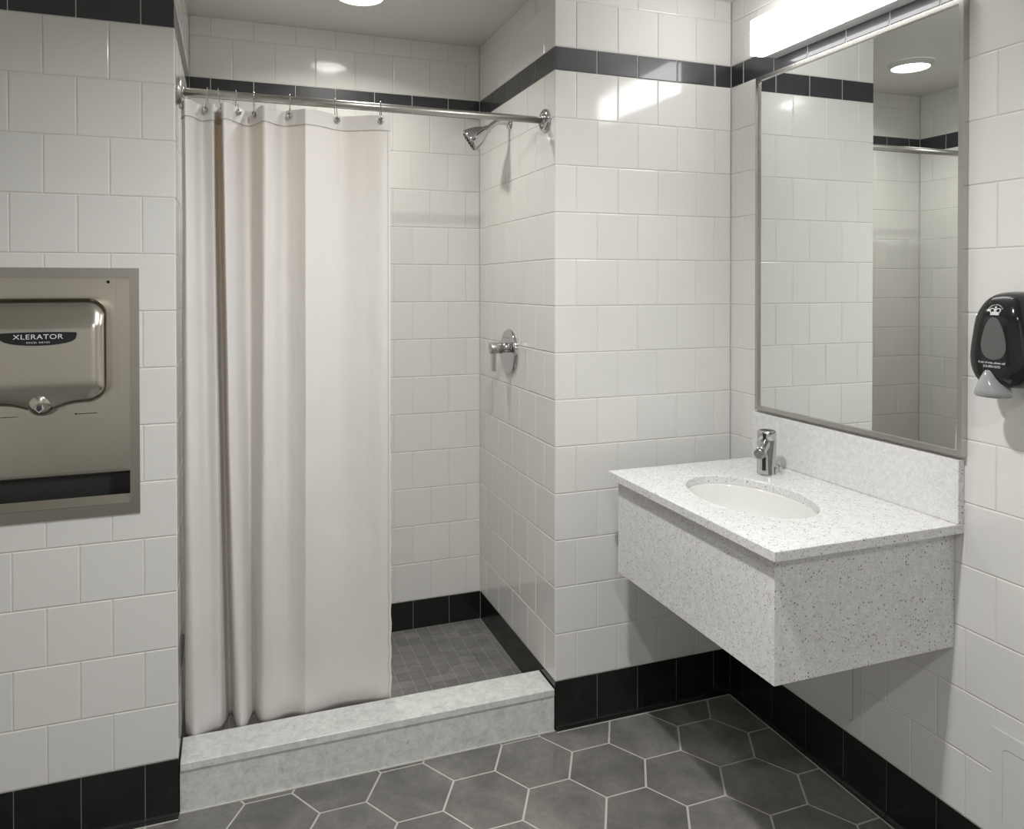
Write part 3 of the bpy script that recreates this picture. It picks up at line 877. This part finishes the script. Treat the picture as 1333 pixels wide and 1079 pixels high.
back = [(grid[i][0], YPf, grid[i][2]) for i in loop]
L_ = len(loop)
f += [(loop[(q+1) % L_], loop[q], base_i+q, base_i+(q+1) % L_) for q in range(L_)]
cvm.add(grid+back, f, 0, True)
cvm.build('cover', M_STEEL, hd)
# rounded air nozzle at the bottom centre
NX, NY, NZ_ = 0.042, 0.060, 0.043; NC = (cx, YPf-0.056, 1.1655)
nz = MB(); v = []; f = []
for j in range(1, 20):
    ph = math.pi*j/20
    for i in range(40):
        t = 2*math.pi*i/40
        v.append((NC[0]+NX*math.sin(ph)*math.cos(t), NC[1]+NY*math.sin(ph)*math.sin(t), max(NC[2]-NZ_*0.93, NC[2]+NZ_*math.cos(ph))))
for j in range(18):
    for i in range(40): f.append((j*40+i, (j+1)*40+i, (j+1)*40+(i+1) % 40, j*40+(i+1) % 40))
f.append(tuple(reversed(range(40)))) ; f.append(tuple(18*40+i for i in range(40)))
nz.add(v, f, 0, True); nz.build('nozzle', M_STEEL, hd)
# name plate: black shape, flat top, curved below
def plate_outline(hw_, h_):
    pts = []
    for i in range(9):
        t = -1+2*i/8; pts.append((hw_*t*0.985, h_*0.5-0.0018*t*t))
    pts = list(reversed(pts))     # right to left along the top
    out = [( hw_, h_*0.30)]
    out += pts
    out += [(-hw_, h_*0.30)]
    for i in range(1, 12):
        t = math.pi*i/12
        out.append((-hw_*math.cos(t)*(1.0 if True else 1), h_*0.30-h_*0.80*math.sin(t)**0.62))
    return out
Yn = -0.0596
npx, npz = -1.4545, 1.3275
rimm = MB(); prism(rimm, plate_outline(0.0900, 0.0400), (npx, Yn+0.0085, npz), (1, 0, 0), (0, 0, 1), (0, -1, 0), 0, 0.0087); rm_ob = rimm.build('plate_rim', M_CHROME, hd, bevel=0.0015)
npm = MB(); prism(npm, plate_outline(0.0865, 0.0345), (npx, Yn-0.0002, npz+0.0003), (1, 0, 0), (0, 0, 1), (0, -1, 0), 0, 0.0010); npm.build('name_plate', M_BLACK, hd)
text_mesh('brand_lettering', 'XLERATOR', 0.0172, (1, 0, 0), (0, 0, 1), (npx, Yn-0.0016, npz+0.0050), M_WHITE_PRINT, hd, stretch=1.22, spacing=1.08)
text_mesh('small_lettering', 'EXCEL DRYER', 0.0056, (1, 0, 0), (0, 0, 1), (npx, Yn-0.0016, npz-0.0090), M_WHITE_PRINT, hd, stretch=1.25, spacing=1.25)
# downward arrow icon on the nozzle
yi = NC[1]-NY*math.sqrt(1-((1.1505-NC[2])/NZ_)**2)-0.0012
ar = MB(); prism(ar, [(-0.0075, 0.012), (0.0075, 0.012), (0.0075, 0.001), (0.012, 0.001), (0, -0.011), (-0.012, 0.001), (-0.0075, 0.001)][::-1], (cx+0.001, yi, 1.1505), (1, 0, 0), (0, 0, 1), (0, -1, 0), 0, 0.0006); ar.build('arrow_icon', M_WHITE_PRINT, hd)
ar = MB(); prism(ar, [(-0.0062, 0.0108), (0.0062, 0.0108), (0.0062, -0.0002), (0.0092, -0.0002), (0, -0.0093), (-0.0092, -0.0002), (-0.0062, -0.0002)][::-1], (cx+0.001, yi-0.0006, 1.1507), (1, 0, 0), (0, 0, 1), (0, -1, 0), 0, 0.0004); ar.build('arrow_icon', M_DARK_PRINT, hd)

# ------------------------------------------------------------------ soap dispenser
DY = -1.0625; DZ0, DZ1 = 1.232, 1.447
sd = empty('soap_dispenser', (W, DY, DZ0), 'glossy black wall soap dispenser with crown emblem and grey push nozzle', 'soap dispenser')
def disp_outline(sc_in):
    # half outlines from the bottom centre, (u, z)
    H = [(0.030, 1.2345), (0.046, 1.2385), (0.058, 1.250), (0.0665, 1.268), (0.0705, 1.290), (0.0690, 1.318), (0.0640, 1.352), (0.0580, 1.386), (0.0500, 1.414), (0.0395, 1.433), (0.024, 1.4440), (0.0, 1.4470)]
    R_ = catmull(H, 5)
    L_ = [(-a, b_) for a, b_ in reversed(R_[:-1])]
    return R_ + L_
oc = (0.0, 1.335)
def dring(k, n, dz=0.0):
    return [(oc[0]+(u-oc[0])*k, oc[1]+(z-oc[1])*k+dz, n) for u, z in disp_outline(0)]
lv = [(1.0, 0.0), (1.0, 0.045), (0.995, 0.062), (0.975, 0.078), (0.94, 0.089), (0.88, 0.0965), (0.78, 0.1005), (0.6, 0.103), (0.4, 0.104), (0.2, 0.1045), (0.02, 0.1045)]
def dsurf(u, z, n):
    if z > 1.385: n *= 1-0.22*((z-1.385)/0.062)**1.5
    return (W-0.0006-n, DY-u, z)
dm = MB(); v = []
for kk, n_ in lv: v += [dsurf(*q) for q in dring(kk, n_)]
k = len(disp_outline(0)); f = []
for j in range(len(lv)-1):
    for i in range(k): f.append((j*k+i, j*k+(i+1) % k, (j+1)*k+(i+1) % k, (j+1)*k+i))
f.append(tuple((len(lv)-1)*k+i for i in range(k)))
dm.add(v, f, 0, True)
dm.build('dispenser_shell', M_BLACK, sd)
# sight window, teardrop
wn = MB(); XW = W-0.0006-0.1035
wo = catmull([(0, 0.047), (0.010, 0.042), (0.018, 0.028), (0.025, 0.008), (0.0285, -0.012), (0.027, -0.028), (0.018, -0.042), (0, -0.048)], 5)
wo = wo + [(-a, b_) for a, b_ in reversed(wo[1:-1])]
M_WIN = mat('smoky_clear_plastic', (0.10, 0.103, 0.103), 0.05)
prism(wn, [(u, z) for u, z in wo][::-1], (XW, DY+0.001, 1.3445), (0, -1, 0), (0, 0, 1), (-1, 0, 0), 0, 0.0016)
wn.build('sight_window', M_WIN, sd, bevel=0.0006)
# grey push nozzle
pn = MB()
def nring(z, hw_, dep):
    out = []
    for i in range(25):
        t = math.pi*i/24
        out.append((W-0.074-(dep-0.034)*math.sin(t)**0.8, DY+0.015+hw_*math.cos(t), z))
    return out
prn = [(1.2735, 0.003, 0.066), (1.2725, 0.008, 0.070), (1.268, 0.0125, 0.0735), (1.258, 0.0190, 0.0775), (1.245, 0.0268, 0.081), (1.230, 0.0335, 0.0835), (1.219, 0.0372, 0.0835), (1.2145, 0.0350, 0.079), (1.2125, 0.029, 0.070)]
v = []; k = 25
for q in prn: v += nring(*q)
f = []
for j in range(len(prn)-1):
    for i in range(k-1): f.append((j*k+i, (j+1)*k+i, (j+1)*k+i+1, j*k+i+1))
f.append(tuple((len(prn)-1)*k+i for i in range(k))); f.append(tuple(reversed(range(k))))
f += [tuple([j*k for j in range(len(prn))] + [j*k+k-1 for j in reversed(range(len(prn)))])]
pn.add(v, f, 0, True)
pn.build('push_nozzle', M_GREY_PLASTIC, sd)
XT = W-0.0006-0.1050
text_mesh('notice_lettering', 'If out of soap, please call', 0.0062, (0, -1, 0), (0, 0, 1), (XT, DY+0.0045, 1.2905), M_WHITE_PRINT, sd)
text_mesh('phone_lettering', '212-854-2222', 0.0070, (0, -1, 0), (0, 0, 1), (XT, DY+0.0045, 1.2820), M_WHITE_PRINT, sd)
# crown emblem
em = MB(); EZ = 1.4065; XE = W-0.0006-0.0995
tl = Vector((0.28, 0, 1)).normalized()
def epr(pts, n1=0.0012): prism(em, pts, (XE, DY, EZ), (0, -1, 0), tl, (0, -1, 0) and Vector((0, -1, 0)).cross(tl), -0.001, n1)
epr([(-0.0095, -0.0115), (0.0095, -0.0115), (0.0095, -0.0098), (-0.0095, -0.0098)])
epr([(-0.0095, -0.0088), (0.0095, -0.0088), (0.0098, -0.0070), (-0.0098, -0.0070)])
def stroke(pts, w_):
    for a_, b_ in zip(pts, pts[1:]):
        d = Vector((b_[0]-a_[0], b_[1]-a_[1])); L = d.length; d /= L; nn = Vector((-d.y, d.x))*w_
        epr([(a_[0]-nn.x, a_[1]-nn.y), (b_[0]-nn.x, b_[1]-nn.y), (b_[0]+nn.x, b_[1]+nn.y), (a_[0]+nn.x, a_[1]+nn.y)])
for sg in (-1, 1):
    stroke([(sg*0.0090, -0.007), (sg*0.0118, -0.001), (sg*0.0112, 0.0022), (sg*0.0080, 0.0036), (sg*0.0040, 0.0030), (sg*0.0014, -0.001), (sg*0.0012, -0.007)], 0.0007)
    stroke([(sg*0.0030, -0.0070), (sg*0.0040, -0.0045), (sg*0.0058, -0.0045), (sg*0.0066, -0.0070)], 0.0006)
stroke([(0, -0.001), (0, 0.0085)], 0.0008); stroke([(-0.0022, 0.0062), (0.0022, 0.0062)], 0.0007)
em.build('crown_emblem', M_WHITE_PRINT, sd)
word = 'COLUMBIA UNIVERSITY'
for i, ch in enumerate(word):
    if ch == ' ': continue
    an = math.radians(68-136*i/(len(word)-1))
    ux, uz = -math.sin(an)*0.0168, math.cos(an)*0.0155-0.0035
    X = (Vector((0, -1, 0))*math.cos(an) + tl*math.sin(an)); Y = (-Vector((0, -1, 0))*math.sin(an)+tl*math.cos(an))
    org = Vector((XE, DY, EZ)) + Vector((0, -1, 0))*ux + tl*uz + Vector((0, -1, 0)).cross(tl)*0.0006
    text_mesh('emblem_lettering', ch, 0.0035, X, Y, org, M_WHITE_PRINT, sd)

# ------------------------------------------------------------------ access panels on the right wall
def access_panel(y1, z0, label):
    t = empty('access_panel', (W, y1-0.128, z0), label, 'access panel', 'white access panels low on the right wall')
    hw = 0.128; cy_, cz_ = y1-hw, z0+hw
    m = MB(); prism(m, rrect(hw, hw, 0.003, 3), (W-0.0002, cy_, cz_), (0, -1, 0), (0, 0, 1), (-1, 0, 0), 0, 0.0022); m.build('panel_frame', M_PANEL, t, bevel=0.0008)
    g_ = MB(); prism(g_, rrect(hw-0.0275, hw-0.0355, 0.014, 5), (W-0.0023, cy_, cz_), (0, -1, 0), (0, 0, 1), (-1, 0, 0), 0, 0.0002); g_.build('door_gap', M_BLACK_MATTE, t)
    d_ = MB(); prism(d_, rrect(hw-0.0285, hw-0.0365, 0.013, 5), (W-0.0024, cy_, cz_), (0, -1, 0), (0, 0, 1), (-1, 0, 0), 0, 0.0010); d_.build('panel_door', M_PANEL, t, bevel=0.0004)
access_panel(-0.3395, 0.1665, 'white metal access panel low on the wall under the vanity box')
access_panel(-0.9850, 0.1680, 'white metal access panel low on the right wall at the right edge of the view')
